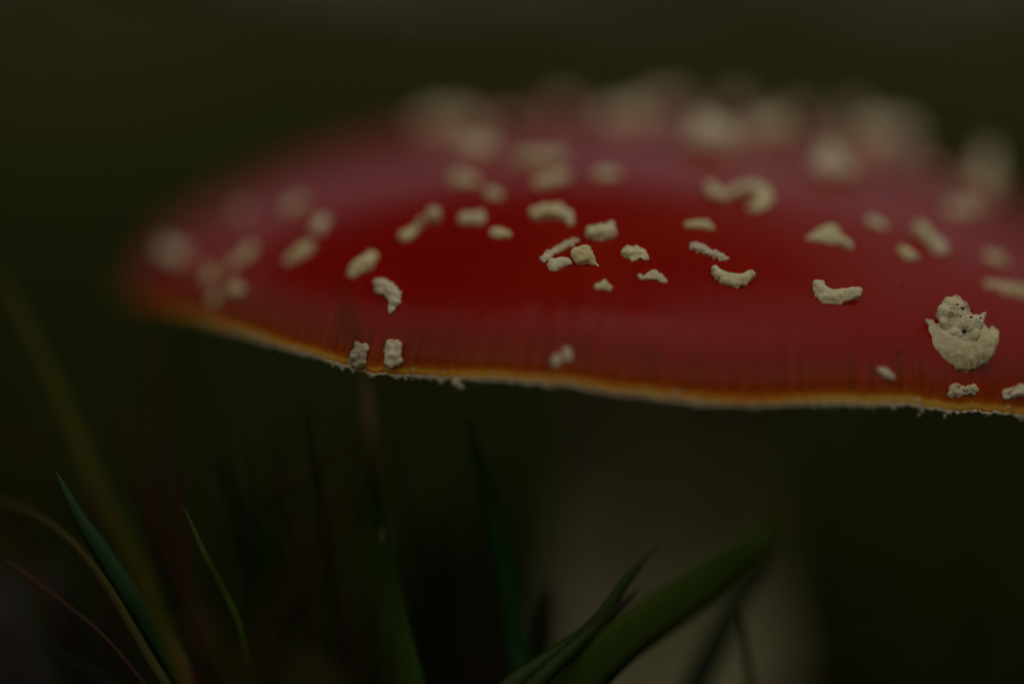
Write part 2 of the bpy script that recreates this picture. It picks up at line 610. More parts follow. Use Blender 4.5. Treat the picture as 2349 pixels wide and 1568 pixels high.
# in or near focus
W([(1228, 486, 13), (1252, 480, 15), (1280, 483, 17), (1302, 495, 14), (1308, 510, 8)], .3)
W([(1360, 535, 17), (1380, 533, 19), (1398, 533, 15), (1405, 516, 8)], .45, .9)
W([(1246, 594, 7), (1262, 584, 9), (1282, 574, 9), (1303, 563, 10), (1319, 554, 7), (1250, 600, 4)], 0, .5, .15, 1.5)
W([(1269, 604, 12), (1271, 613, 13), (1286, 602, 12), (1299, 600, 10)], .4, .9, rough=.6)
W([(1325, 582, 15), (1340, 575, 14), (1347, 590, 16), (1332, 594, 14), (1362, 603, 6), (1371, 609, 3)], .4, .9, rough=.6)
W([(1441, 579, 15), (1458, 573, 11), (1472, 580, 12), (1480, 590, 9), (1452, 590, 9)], .3, .7, rough=1.2)
W([(1466, 634, 5), (1474, 640, 5), (1487, 637, 7), (1500, 631, 10), (1512, 638, 9), (1520, 644, 6), (1528, 648, 3)], 0, .5, .2, 1.5)
W([(1372, 657, 10), (1386, 655, 12), (1397, 660, 7)], .2, .7)
W([(1580, 516, 9), (1600, 514, 11), (1620, 515, 11), (1633, 523, 6)], .3, .7)
W([(1594, 568, 9), (1608, 573, 10), (1625, 581, 8), (1640, 587, 9), (1656, 593, 7), (1667, 595, 4)], 0, .6, .3, 1.3)
W([(1641, 617, 9), (1650, 628, 12), (1666, 640, 15), (1686, 645, 15), (1704, 640, 15), (1721, 629, 11)], .45, .7, rough=.8)
W([(1877, 655, 13), (1884, 668, 17), (1896, 682, 20), (1916, 682, 18), (1937, 676, 14), (1957, 672, 13), (1970, 668, 10)], .45, .75, rough=.8)
W([(1857, 552, 10), (1876, 545, 14), (1893, 534, 16), (1907, 530, 15), (1920, 545, 16), (1940, 558, 12), (1950, 563, 8), (1900, 550, 14)], .5, .6)
W([(1630, 428, 13), (1646, 443, 15), (1660, 450, 10), (1680, 437, 8), (1703, 427, 12), (1728, 425, 15), (1752, 438, 16), (1760, 455, 15), (1745, 472, 15), (1725, 478, 11)], .2, .6)
W([(1998, 508, 13), (2012, 513, 14), (2025, 518, 11)], .3)
W([(2070, 577, 12), (2083, 583, 14), (2096, 587, 9)], .3)
W([(2112, 522, 15), (2124, 533, 14), (2140, 550, 13), (2155, 565, 17), (2160, 575, 13)], .3)
W([(2270, 590, 14), (2286, 594, 16), (2299, 599, 11)], .3)
W([(2256, 663, 11), (2275, 665, 15), (2300, 668, 19), (2325, 667, 18), (2345, 672, 18), (2365, 676, 14)], .3)
BIG_I = len(dg_jobs)
W([(2186, 790, 60), (2228, 790, 60), (2207, 800, 61), (2148, 768, 26), (2150, 792, 27), (2268, 780, 26), (2282, 764, 12), (2277, 753, 7),
   (2127, 735, 5), (2136, 742, 9)], .45, .55, rough=.28, chain=1, vox=.00009,
  label='largest wart, cup shaped with a torn soil-specked top')
W([(2174, 738, 24), (2172, 718, 24), (2183, 700, 21), (2194, 685, 12), (2205, 715, 25), (2214, 745, 29), (2205, 770, 22), (2236, 740, 21), (2251, 731, 10),
   (2258, 721, 6), (2230, 765, 20), (2190, 760, 20), (2216, 785, 12)], .6, .75, rough=.75, chain=1, vox=.00008, pull=.0014, name='torn_top', mat=M_DIRTY, parent='BIG',
  label='torn greyish top of the wart, specked with soil')
W([(2182, 893, 9), (2192, 886, 8), (2204, 896, 9), (2218, 893, 8), (2232, 893, 10), (2178, 905, 6), (2196, 907, 5)], 0, .35, .1, 1.6)
W([(2307, 905, 9), (2320, 900, 11), (2334, 897, 11), (2348, 895, 11), (2362, 897, 10)], 0, .4, .15, 1.6)
W([(2020, 850, 7), (2032, 857, 9), (2043, 865, 7)], 0, .5, .2)
W([(1278, 822, 9), (1276, 832, 8)], 0, .35, .1); W([(1301, 806, 8), (1303, 820, 8)], 0, .35, .1)
W([(900, 795, 12), (912, 797, 11), (895, 812, 11), (908, 815, 12), (914, 828, 10), (898, 832, 12)], 0, .6, .35, 1.3)
W([(826, 798, 10), (836, 800, 10), (822, 815, 13), (828, 830, 12), (816, 836, 8)], 0, .6, .35, 1.3)
W([(868, 650, 9), (880, 658, 14), (895, 667, 14), (908, 682, 13), (908, 696, 10), (899, 710, 7), (895, 718, 4), (866, 668, 6)], 0, .55, .3, 1.2)
W([(852, 590, 14), (842, 600, 18), (822, 612, 18), (810, 625, 14)], .25)
W([(705, 568, 17), (692, 580, 17), (672, 588, 12), (660, 600, 8)], .2)
W([(738, 508, 15), (732, 522, 15)], .2)
W([(575, 570, 22), (562, 590, 22), (540, 600, 20), (530, 615, 16)], .35, .9)
W([(480, 620, 11), (482, 640, 13)], .2)
W([(536, 662, 15), (546, 668, 13)], .2); W([(492, 688, 14)], .2)
W([(685, 462, 28), (665, 478, 28)], .3)
W([(385, 575, 40), (410, 585, 36)], .4)
W([(555, 483, 26)], .2)
W([(930, 542, 24), (950, 528, 18), (965, 505, 15), (995, 490, 25)], .25)
W([(1070, 502, 18), (1095, 503, 20)], .25)
W([(1135, 533, 12), (1150, 536, 14), (1165, 539, 10)], .25)
W([(1050, 410, 30), (1080, 418, 27)], .3); W([(1125, 442, 22), (1142, 447, 18)], .3)
W([(1235, 416, 24), (1265, 412, 27), (1295, 404, 22)], .3)
W([(1200, 368, 32), (1240, 362, 36), (1280, 362, 30)], .3)
W([(1085, 340, 45), (1120, 335, 35)], .4)
W([(985, 280, 46), (1040, 274, 50), (1085, 284, 40)], .4)
W([(1600, 320, 44), (1640, 312, 52), (1670, 325, 36), (1610, 275, 26)], .5, .9)
W([(1745, 300, 40), (1785, 290, 44)], .5, .9)
W([(1885, 388, 36), (1915, 385, 38), (1945, 395, 30), (1900, 345, 26)], .5, .9)
W([(1980, 310, 42), (2035, 305, 44), (2080, 310, 34)], .5)
W([(2262, 398, 38), (2252, 442, 40), (2266, 352, 22)], .5, .9); W([(2190, 480, 30), (2225, 482, 32)], .4)
W([(1400, 268, 46), (1460, 262, 48)], .5)
W([(1290, 248, 40)], .4); W([(1545, 240, 40), (1490, 246, 32)], .4); W([(1690, 248, 36)], .4); W([(1830, 272, 34)], .4)
W([(1380, 402, 18), (1405, 400, 16)], .2)
W([(2135, 395, 20)], .2); W([(1170, 282, 30)], .4); W([(1960, 265, 30)], .4)
# cream lumps clinging to the margin
for (x, y, r) in ((1045, 876, 9), (1055, 884, 8), (1350, 886, 11), (1378, 890, 9), (1250, 878, 8), (2112, 938, 8), (2108, 950, 6), (2172, 948, 5)):
    pass

bpy.context.view_layer.update()
dg = bpy.context.evaluated_depsgraph_get()
wart_objs = []
for i, (tmp, name, mat, label, rmean, rough, parent) in enumerate(dg_jobs):
    me = bpy.data.meshes.new_from_object(tmp.evaluated_get(dg))
    me.name = name
    nv = len(me.vertices)
    co = np.empty(nv * 3, np.float32); me.vertices.foreach_get('co', co); co = co.reshape(-1, 3)
    no = np.empty(nv * 3, np.float32); me.vertex_normals.foreach_get('vector', no); no = no.reshape(-1, 3)
    a1, a2 = rmean * 0.38 * rough, rmean * 0.11 * rough
    f1, f2 = 0.9 / rmean, 3.4 / rmean
    sh = Vector((i * 3.1, i * 1.7, i))
    for k_ in range(nv):
        v = Vector(co[k_].tolist())
        d = a1 * noise.noise(v * f1 + sh) + a2 * noise.turbulence(v * f2 + sh, 3, False) - a2 * .4
        if i == BIG_I:          # shallow flutes on the lower side of the cup
            d -= 0.00013 * abs(math.sin(v.x * 4300 + 2.5 * noise.noise(v * 500))) * min(1, max(0, (0.1088 - v.z) / .0012))
        co[k_] += no[k_] * d
    me.vertices.foreach_set('co', co.ravel())
    me.polygons.foreach_set('use_smooth', [True] * len(me.polygons))
    me.materials.clear(); me.materials.append(mat)
    me.update()
    o = bpy.data.objects.new(name, me)
    col.objects.link(o)
    if parent:
        o.parent = wart_objs[BIG_I]
    else:
        o.parent = root
        o.matrix_parent_inverse = Matrix.Translation(-root.location)
    if label: o['label'] = label
    wart_objs.append(o)
for j in dg_jobs:
    m_ = j[0].data
    bpy.data.objects.remove(j[0]); bpy.data.meshes.remove(m_)


def lump(name, c, r, mat, scale=(1, 1, 1), rotz=0.0, nz=0.35, parent=None, sub=2):
    vs, fs = (ICO2_V, ICO2_F) if sub == 2 else (ICO_V, ICO_F)
    q = Matrix.Rotation(rotz, 3, 'Y')
    V = []
    for v in vs:
        j = 1 + nz * noise.noise(v * 1.6 + c * 5000)
        V.append(c + q @ Vector((v.x * scale[0], v.y * scale[1], v.z * scale[2])) * r * j)
    return mesh_obj(name, V, fs, mat, parent)


# dirt on the big wart
big = wart_objs[BIG_I]
bv_, bf_ = [], []
for o_ in (big, wart_objs[BIG_I + 1]):
    k0 = len(bv_)
    bv_ += [tuple(v.co) for v in o_.data.vertices]
    bf_ += [tuple(k0 + q for q in p.vertices) for p in o_.data.polygons]
bm_ = BVHTree.FromPolygons(bv_, bf_)
for (x, y, r) in ((2208, 708, 4.2), (2211, 760, 5.6), (2227, 727, 3.6), (2197, 698, 2.4), (2297, 779, 3.0), (2249, 729, 2.8), (2226, 712, 3.0),
                  (2181, 707, 2.2), (2188, 709, 2.0), (2204, 725, 2.2), (2271, 792, 1.6), (2236, 716, 1.8)):
    l, n_, _, _ = bm_.ray_cast(CAM, ray(x, y).normalized())
    if l is None:
        continue
    s_ = lump('dirt_speck', l, r / FPX * 0.264, M_CRUMB, (1.1, .6, 1), random.random() * 3, .5, None, 2)
    s_.parent = big

# cream flakes clinging to the edge of the cap
for (x, y, r, sx, sz) in ((1046, 876, 9, 1, 1), (1056, 886, 8, 1.2, .9), (1355, 886, 11, 1.7, .8), (1252, 877, 8, 1.6, .8), (1420, 893, 8, 1.5, .8),
                          (2113, 938, 8, .9, 1.3), (2108, 951, 5, .8, 1.3), (2176, 945, 6, 1.2, .7), (2167, 955, 3.5, .8, 1.4), (1530, 912, 6, 1.5, .8)):
    dth = 0.2600 if x < 1700 else 0.2635
    if x < 1100: dth = 0.2618
    lump('margin_flake', P(x, y, dth), r / FPX * dth, M_FRINGE, (sx, .8, sz), 0.2, .5, root)

# crumbs of soil on the cap
for (x, y, r, sc, lab) in ((2068, 655, 3.0, (1.7, .5, .6), 'tiny dark sliver of litter lying on the red cap above the largest wart'),
                           (2061, 808, 3.4, (1, .7, 1), 'round black soil crumb on the red cap left of the largest wart'),
                           (2030, 809, 3.0, (1.6, .6, .6), 'thin dark soil smear on the red cap beside a round black crumb'),
                           (1375, 741, 3.4, (1.3, .6, .9), 'small dark crumb alone on the smooth red cap below the paired warts')):
    l, n_ = hit(x, y)
    o = lump('soil_crumb', l + n_ * r * .2 / FPX * .262, r / FPX * .262, M_CRUMB, sc, -0.7, .5)
    tag(o, lab, 'crumb', 'soil crumbs on the cap')
o = lump('soil_crumb', P(1158, 884, .2607), 5.0 / FPX * .261, M_CRUMB, (.9, .8, 1.2), 0, .5)
tag(o, 'black crumb hanging just under the pale edge of the cap', 'crumb')

# ------------------------------------------------------------------ grass blades that can be told apart
def blade(notes, width, mat, label, name='grass_blade', twist=0.35, fold=0.25, profile='tip', thick=0.00018, group=None, nodebump=None):
    """notes: (x, y, depth) from the tip downwards; width: (tip..base) list in the same units, at the listed notes"""
    pts = [P(*n_) for n_ in notes]
    wid = [wv / FPX * n_[2] for wv, n_ in zip(width, notes)]
    # go on down to the soil below the picture
    d = (pts[-1] - pts[-2]).normalized()
    p, wl = pts[-1].copy(), wid[-1]
    while p.z > -0.004:
        d = d.lerp(Vector((0, 0.02, -1)), 0.16).normalized()
        p = p + d * 0.012
        wl *= 0.96
        pts.append(p.copy()); wid.append(wl)
    # Catmull-Rom through the notes
    C, Wd = [], []
    n_seg = len(pts) - 1
    for i in range(n_seg):
        p0, p1, p2, p3 = pts[max(i - 1, 0)], pts[i], pts[i + 1], pts[min(i + 2, n_seg)]
        for s in range(7):
            t = s / 7
            C.append(0.5 * (2 * p1 + (p2 - p0) * t + (2 * p0 - 5 * p1 + 4 * p2 - p3) * t * t + (3 * p1 - p0 - 3 * p2 + p3) * t ** 3))
            Wd.append(wid[i] + (wid[i + 1] - wid[i]) * t)
    C.append(pts[-1]); Wd.append(wid[-1])
    n = len(C)
    L = [0]
    for i in range(1, n):
        L.append(L[-1] + (C[i] - C[i - 1]).length)
    V, Fc, at, au = [], [], [], []
    for i in range(n):
        tg = (C[min(i + 1, n - 1)] - C[max(i - 1, 0)]).normalized()
        vd = (C[i] - CAM).normalized()
        side = tg.cross(vd).normalized()
        side = Matrix.Rotation(twist * math.sin(2.2 * L[i] / 0.06 + twist * 9), 3, tg) @ side
        nor = side.cross(tg).normalized()
        hw = max(Wd[i], 0.00012) * 0.5 * (1 + 0.05 * noise.noise((L[i] * 300, twist * 40, 1)))
        for (u, h) in ((-1, fold), (-.5, fold * .35), (0, 0), (.5, fold * .35), (1, fold)):
            V.append(C[i] + side * (u * hw) + nor * (h * hw)); at.append(1 - L[i] / L[-1]); au.append(u)
        th_ = min(thick, hw * .4)
        for (u, h) in ((.5, fold * .35), (0, 0), (-.5, fold * .35)):
            V.append(C[i] + side * (u * hw) + nor * (h * hw - th_)); at.append(1 - L[i] / L[-1]); au.append(u)
    for i in range(n - 1):
        for a in range(8):
            b = (a + 1) % 8
            Fc.append((i * 8 + a, i * 8 + b, i * 8 + 8 + b, i * 8 + 8 + a))
    Fc.append(tuple(range(8))); Fc.append(tuple(reversed(range((n - 1) * 8, n * 8))))
    base = Vector((C[-1].x, C[-1].y, 0))
    o = mesh_obj(name, [v - base for v in V], Fc, mat, attrs={'t': at, 'u': au})
    o.location = base
    tag(o, label, 'grass blade', group or 'grass blades around the mushroom')
    return o


GREEN = mat_blade((.035, .085, .008), (.045, .10, .009), (.10, .10, .01), .95)
BLUEG = mat_blade((.035, .09, .018), (.038, .125, .036), (.10, .17, .06), .93)
OLIVE = mat_blade((.085, .135, .008), (.105, .165, .009), (.22, .14, .015), .978)
LIGHTG = mat_blade((.04, .09, .012), (.085, .15, .012), (.16, .17, .03), .92)
STRAW = mat_blade((.06, .10, .015), (.12, .14, .02), (.26, .20, .06), .78)
BROWN = mat_blade((.12, .06, .015), (.14, .065, .022), (.15, .075, .03), .90)
PURPLE = mat_blade((.10, .055, .025), (.19, .075, .05), (.24, .10, .05), .90)
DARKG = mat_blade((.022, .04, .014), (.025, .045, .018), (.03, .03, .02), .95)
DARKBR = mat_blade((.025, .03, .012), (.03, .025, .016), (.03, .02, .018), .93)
BROWNTIP = mat_blade((.06, .11, .012), (.075, .13, .014), (.20, .10, .05), .955)
SPOTTED = mat_blade((.09, .13, .010), (.17, .19, .012), (.18, .19, .02), .97, spots=(.38, .13, .02))
YELLOW = mat_blade((.09, .08, .01), (.13, .11, .012), (.15, .11, .02), .9)

blade([(1795, 1152, .250), (1777, 1212, .251), (1735, 1255, .252), (1650, 1315, .255), (1540, 1390, .258), (1420, 1475, .261), (1305, 1590, .264)],
      [10, 66, 88, 98, 102, 106, 116], OLIVE, 'broad green grass blade slanting across the pale stem with browned edge', twist=.06, fold=.08)
blade([(1519, 1237, .262), (1500, 1258, .262), (1472, 1287, .262), (1432, 1335, .2625), (1392, 1395, .263), (1340, 1452, .2635), (1240, 1520, .264), (1160, 1580, .264)],
      [2, 8, 15, 26, 30, 36, 40, 44], BROWNTIP, 'thin green grass blade with dry brown needle tip in front of the stem', twist=.15)
blade([(1463, 1352, .261), (1440, 1374, .261), (1405, 1402, .2615), (1350, 1452, .262), (1290, 1508, .262), (1210, 1590, .262)],
      [4, 15, 24, 34, 40, 46], mat_blade((.06, .10, .012), (.07, .115, .012), (.06, .02, .02), .95), 'folded green grass blade with short dark tip lying along the broad blade', twist=.3, fold=.6)
blade([(789, 655, .252), (797, 710, .2525), (815, 790, .253), (838, 900, .254), (855, 1030, .252), (868, 1140, .257), (885, 1290, .262), (915, 1430, .264), (955, 1590, .264)],
      [6, 14, 18, 20, 26, 36, 44, 52, 60], mat_blade((.04, .10, .008), (.055, .13, .009), (.26, .14, .04), .83), 'tall green grass blade with pale node crossing the left edge of the cap', twist=.1)
blade([(1073, 960, .272), (1090, 1030, .273), (1112, 1110, .274), (1140, 1220, .275), (1165, 1340, .276), (1185, 1470, .277), (1200, 1590, .277)],
      [4, 16, 34, 50, 58, 62, 64], mat_blade((.035, .11, .010), (.035, .13, .014), (.05, .10, .02), .97), 'upright deep green grass blade standing left of the pale stem', twist=.2)
blade([(127, 1078, .266), (150, 1125, .266), (185, 1190, .266), (235, 1265, .266), (300, 1365, .266), (370, 1470, .267), (450, 1590, .267)],
      [3, 18, 32, 46, 56, 64, 70], BLUEG, 'sharp blue-green grass blade with pointed tip beside the dark soil clod', twist=.2)
blade([(-40, 1140, .255), (30, 1160, .257), (95, 1190, .26), (160, 1240, .262), (220, 1310, .264), (280, 1400, .266), (345, 1510, .267), (400, 1600, .267)],
      [6, 12, 16, 19, 22, 25, 28, 30], STRAW, 'yellowing grass blade arching over the blue-green blade', twist=.3)
blade([(418, 1156, .266), (440, 1205, .266), (475, 1285, .266), (515, 1360, .267), (550, 1440, .267), (580, 1590, .268)],
      [3, 12, 20, 22, 22, 24], LIGHTG, 'slim bright green grass blade with needle tip', twist=.15)
blade([(500, 1025, .279), (520, 1075, .279), (540, 1150, .28), (565, 1260, .281), (600, 1420, .283), (640, 1590, .285)],
      [6, 18, 24, 28, 36, 40], DARKBR, 'short near-black grass blade with blunt tip', twist=.2)
blade([(-15, 600, .249), (38, 705, .2495), (108, 845, .25), (165, 980, .2505), (230, 1130, .251), (330, 1330, .253), (430, 1590, .256)],
      [10, 24, 30, 34, 34, 34, 34], SPOTTED, 'green grass blade blotched with orange-brown left of the cap', twist=.1)
blade([(336, 728, .247), (350, 800, .248), (366, 900, .250), (380, 1010, .252), (410, 1200, .255), (460, 1590, .262)],
      [6, 14, 20, 24, 26, 30], PURPLE, 'thin reddish grass blade reaching up below the left edge of the cap', twist=.2)
blade([(262, 890, .24), (290, 980, .242), (325, 1090, .245), (375, 1240, .25), (430, 1370, .255), (520, 1590, .262)],
      [10, 24, 32, 38, 40, 44], PURPLE, 'purplish brown grass blade between the blotched blade and the cap', twist=.3)
blade([(1010, 760, .226), (960, 850, .229), (880, 1000, .233), (790, 1150, .237), (700, 1300, .241), (620, 1450, .245), (560, 1600, .248)],
      [8, 22, 36, 46, 54, 60, 64], BROWN, 'wide reddish brown dead blade slanting behind the tall green blade', twist=.15)
blade([(832, 1003, .268), (785, 1032, .270), (735, 1058, .273), (690, 1090, .275), (620, 1130, .279), (560, 1180, .284), (520, 1300, .29), (510, 1500, .30)],
      [4, 10, 12, 20, 14, 22, 24, 26], mat_blade((.12, .08, .02), (.24, .12, .035), (.22, .15, .04), .93, spots=(.05, .018, .014)), 'thin brown dried grass stalk with dark joints', twist=.3)
blade([(835, 960, .238), (835, 1060, .241), (850, 1200, .246), (880, 1380, .25), (930, 1600, .254)], [6, 30, 42, 50, 56], OLIVE,
      'soft olive grass blade behind the tall green blade', twist=.1)
blade([(955, 1190, .31), (965, 1300, .312), (975, 1440, .315), (985, 1600, .32)], [30, 70, 76, 80], GREEN, 'dim upright green blade between the tall blade and the stem', twist=.2)
blade([(1272, 1345, .285), (1262, 1420, .286), (1250, 1500, .287), (1235, 1600, .288)], [8, 34, 46, 54], DARKG, 'small dark green blade standing against the left side of the stem', twist=.2)
blade([(1750, 1290, .285), (1705, 1350, .284), (1665, 1430, .283), (1625, 1510, .282), (1585, 1600, .281)], [14, 44, 54, 62, 68], mat_blade((.025, .055, .012), (.032, .06, .014), (.05, .07, .02), .95), 'dark blue-green grass blade crossing the stem under the broad blade', twist=.15)
blade([(1693, 1380, .274), (1702, 1440, .274), (1713, 1510, .275), (1725, 1600, .276)], [5, 14, 18, 20], GREEN, 'hair-thin green grass blade in front of the stem', twist=.2)
blade([(10, 1285, .262), (70, 1325, .262), (150, 1385, .263), (230, 1450, .264), (300, 1530, .265), (350, 1600, .266)], [4, 9, 10, 11, 12, 14], PURPLE, 'wiry purplish stalk bent over the dark soil clod', twist=.3)
blade([(120, 1500, .255), (190, 1530, .256), (260, 1580, .257), (320, 1640, .258)], [6, 26, 34, 40], DARKG, 'short dark green blade at the foot of the dark soil clod', twist=.3)
blade([(2130, 1455, .33), (2030, 1490, .325), (1910, 1535, .32), (1800, 1600, .315)], [10, 30, 40, 44], BROWN, 'dark red-brown blade lying low right of the stem', twist=.3)
blade([(2235, 1130, .385), (2215, 1260, .385), (2190, 1400, .385), (2160, 1600, .385)], [40, 100, 115, 120], OLIVE, 'dim broad blade deep in shade right of the stem', twist=.1)
blade([(20, 880, .34), (28, 1050, .34), (40, 1250, .345), (60, 1600, .35)], [30, 70, 80, 80], BROWN, 'dim rusty blade far left behind the blotched blade', twist=.1)
blade([(675, 1000, .32), (672, 1090, .322), (665, 1230, .325), (650, 1400, .33), (640, 1600, .335)], [10, 40, 48, 50, 50], DARKG, 'dim dark green blade behind the brown dried stalk', twist=.2)
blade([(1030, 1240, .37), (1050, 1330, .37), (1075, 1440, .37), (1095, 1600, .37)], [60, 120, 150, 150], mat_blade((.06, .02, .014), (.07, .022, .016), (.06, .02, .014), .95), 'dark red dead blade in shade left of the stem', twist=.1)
blade([(430, 1400, .24), (480, 1470, .24), (530, 1540, .242), (570, 1620, .244)], [10, 44, 54, 60], YELLOW, 'short yellow-green blade low beside the slim bright blade', twist=.3)
blade([(640, 1500, .235), (700, 1560, .236), (760, 1640, .238)], [20, 80, 100], YELLOW, 'broad yellow-green blade tip low between two tall blades', twist=.3)

# the thinner tangle on the left: only their place tells these apart
for i in range(34):
    x0 = random.uniform(-40, 1180) if i % 3 else random.uniform(-40, 620)
    y0 = random.uniform(880, 1330)
    lean_ = random.uniform(.0, .5) * (1 if x0 < 650 else random.choice((-.7, .5)))
    dp = random.uniform(.269, .31)
    ln_ = 1620 - y0
    pts_ = [(x0 + lean_ * ln_ * t_ ** .8, y0 + ln_ * t_, dp + .01 * t_) for t_ in (0, .2, .45, .7, 1)]
    w_ = random.uniform(12, 28)
    blade(pts_, [3, w_ * .6, w_ * .9, w_, w_], [GREEN, PURPLE, DARKG, LIGHTG, BROWN, PURPLE][i % 6], '%s %s blade in the dim grass tangle beside the pale stem' % (('tall', 'low')[y0 > 1110], ('thin leaf-green', 'purplish', 'blackish', 'lime green', 'rusty', 'slim maroon')[i % 6]),
          twist=random.uniform(.1, .4), group='dim tangle of blades beside the stem')

# node on the tall blade
nd = lump('grass_node', P(880, 1228, .2595), 10 / FPX * .26, mat_simple('node', [(0.3, (.10, .12, .06)), (.7, (.2, .22, .13))], 900.0), (.55, .5, 1.9), 0.05, .3)
for o_ in col.objects:
    if o_.get('label', '').startswith('tall green grass blade with pale node'):
        nd.name = 'node'
        nd.parent = o_
        nd.matrix_parent_inverse = Matrix.Translation(-o_.location)

# ------------------------------------------------------------------ clod of dark soil
cc = P(40, 1480, .30)
V, Fc = [], []
cb = bmesh.new(); bmesh.ops.create_icosphere(cb, subdivisions=5, radius=1.0)
for v in cb.verts:
    n_ = v.co.normalized()
    q = n_ * (1 + .22 * noise.noise(n_ * 1.8) + .09 * noise.noise(n_ * 6) + .05 * noise.noise(n_ * 17) + .03 * noise.noise(n_ * 40))
    V.append(Vector((q.x * .0085, q.y * .011, q.z * (.009 if q.z > 0 else (cc.z + .004)))))
Fc = [tuple(v.index for v in f.verts) for f in cb.faces]
cb.free()
clod = mesh_obj('soil_clod', [v + Vector((0, 0, cc.z - .001)) for v in V], Fc, M_SOIL)
clod.location = (cc.x, cc.y, 0)
tag(clod, 'dark crumbly soil clod among the blades left of the mushroom', 'soil')

# ------------------------------------------------------------------ meadow behind and around (nobody could count it)
def meadow(name, label, n, xr, yr, hr, wr, keep, seed):
    g = np.random.default_rng(seed)
    x = g.uniform(*xr, n); y = yr[0] + (yr[1] - yr[0]) * g.uniform(0, 1, n) ** 1.6
    cl = np.array([noise.noise((a * 5, b * 5, seed)) for a, b in zip(x, y)])
    h = (hr[0] + (hr[1] - hr[0]) * g.uniform(0, 1, n) ** 1.5) * (1 + .5 * cl)
    m = keep(x, y, h)
    x, y, h, cl = x[m], y[m], h[m], cl[m]
    n = len(x)
    wd = g.uniform(*wr, n); a = g.uniform(0, 2 * np.pi, n); la = g.uniform(0, 2 * np.pi, n); ln = g.uniform(.05, .75, n) * h
    patch = np.array([noise.noise((q * 1.3, r_ * 1.3, 3.3)) for q, r_ in zip(x, y)])
    hue = np.clip(g.normal(.52, .20, n) + .35 * patch - .55 * np.clip((.9 - y) / .5, 0, 1), 0, 1)  # nearer blades coloured darker, putting the shade under the cap into the hue
    S = 5
    V = np.zeros((n, S, 2, 3)); H = np.repeat(hue, S * 2)
    for s in range(S):
        t = s / (S - 1)
        cx = x + np.cos(la) * ln * t ** 1.8; cy = y + np.sin(la) * ln * t ** 1.8
        cz = h * (t - .18 * t * t * (ln / h)) - .004 * (s == 0)
        ww = wd * .5 * (1 - t ** 1.6) + .0001
        for k_, sg in ((0, -1), (1, 1)):
            V[:, s, k_, 0] = cx + np.cos(a) * ww * sg
            V[:, s, k_, 1] = cy + np.sin(a) * ww * sg
            V[:, s, k_, 2] = cz
    base = (np.arange(n) * S * 2)[:, None, None]
    q = np.array([[2 * s, 2 * s + 1, 2 * s + 3, 2 * s + 2] for s in range(S - 1)])[None]
    F_ = (base + q).reshape(-1, 4)
    me = bpy.data.meshes.new(name)
    me.vertices.add(n * S * 2); me.vertices.foreach_set('co', V.ravel().astype(np.float32))
    me.loops.add(F_.size); me.loops.foreach_set('vertex_index', F_.ravel().astype(np.int32))
    me.polygons.add(len(F_)); me.polygons.foreach_set('loop_start', np.arange(0, F_.size, 4, dtype=np.int32))
    me.update(calc_edges=True)
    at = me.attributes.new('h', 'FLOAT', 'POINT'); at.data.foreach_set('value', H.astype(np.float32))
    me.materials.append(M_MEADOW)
    o = bpy.data.objects.new(name, me)
    col.objects.link(o)
    return tag(o, label, 'grass', kind='stuff')


M_MEADOW = mat_meadow()


def keep_near(x, y, h):
    stem = np.hypot(x - .004, y - .003) > .026
    cone = (y > .06) | (h < .055)                 # shorter grass in front of and under the cap
    lens = np.hypot(x - CAM.x, y - CAM.y) > .05
    return stem & cone & lens


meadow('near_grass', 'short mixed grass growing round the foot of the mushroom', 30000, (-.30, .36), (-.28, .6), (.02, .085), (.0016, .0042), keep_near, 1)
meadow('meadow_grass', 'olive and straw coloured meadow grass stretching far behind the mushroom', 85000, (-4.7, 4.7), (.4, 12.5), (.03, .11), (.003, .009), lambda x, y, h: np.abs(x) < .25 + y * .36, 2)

# ------------------------------------------------------------------ unseen tree, added and shaped to darken the sky reflected in the cap
M_BARK = mat_simple('bark', [(0.3, (.05, .04, .03)), (.7, (.16, .13, .10))], 14.0, .9, .8, .02)
kl = NT('tree_leaves')
kl.set(kl.b.inputs['Base Color'], kl.ramp(kl.attr('h'), [(0, (.03, .05, .012)), (.6, (.06, .08, .02)), (1, (.12, .10, .03))]))
kl.b.inputs['Roughness'].default_value = .6
TB = Vector((-2.4, 3.4, 0))
tree = empty('unseen_overhanging_tree', TB)
tag(tree, 'unseen broadleaf tree, its crown added over the mushroom to darken reflections on the cap', 'tree')
CC, CR = Vector((-1.45, 2.7, 5.0)), Vector((3.3, 3.6, 1.5))


def limb(pts, rads, sides=10):
    V, F_ = [], []
    for i, (p, r) in enumerate(zip(pts, rads)):
        tg = (pts[min(i + 1, len(pts) - 1)] - pts[max(i - 1, 0)]).normalized()
        q = tg.to_track_quat('Z', 'Y').to_matrix()
        for a in range(sides):
            an = 2 * math.pi * a / sides
            V.append(p + q @ Vector((math.cos(an), math.sin(an), 0)) * r * (1 + .12 * noise.noise((an, i * .6, 1))))
    for i in range(len(pts) - 1):
        for a in range(sides):
            b = (a + 1) % sides
            F_.append((i * sides + a, i * sides + b, i * sides + sides + b, i * sides + sides + a))
    return V, F_


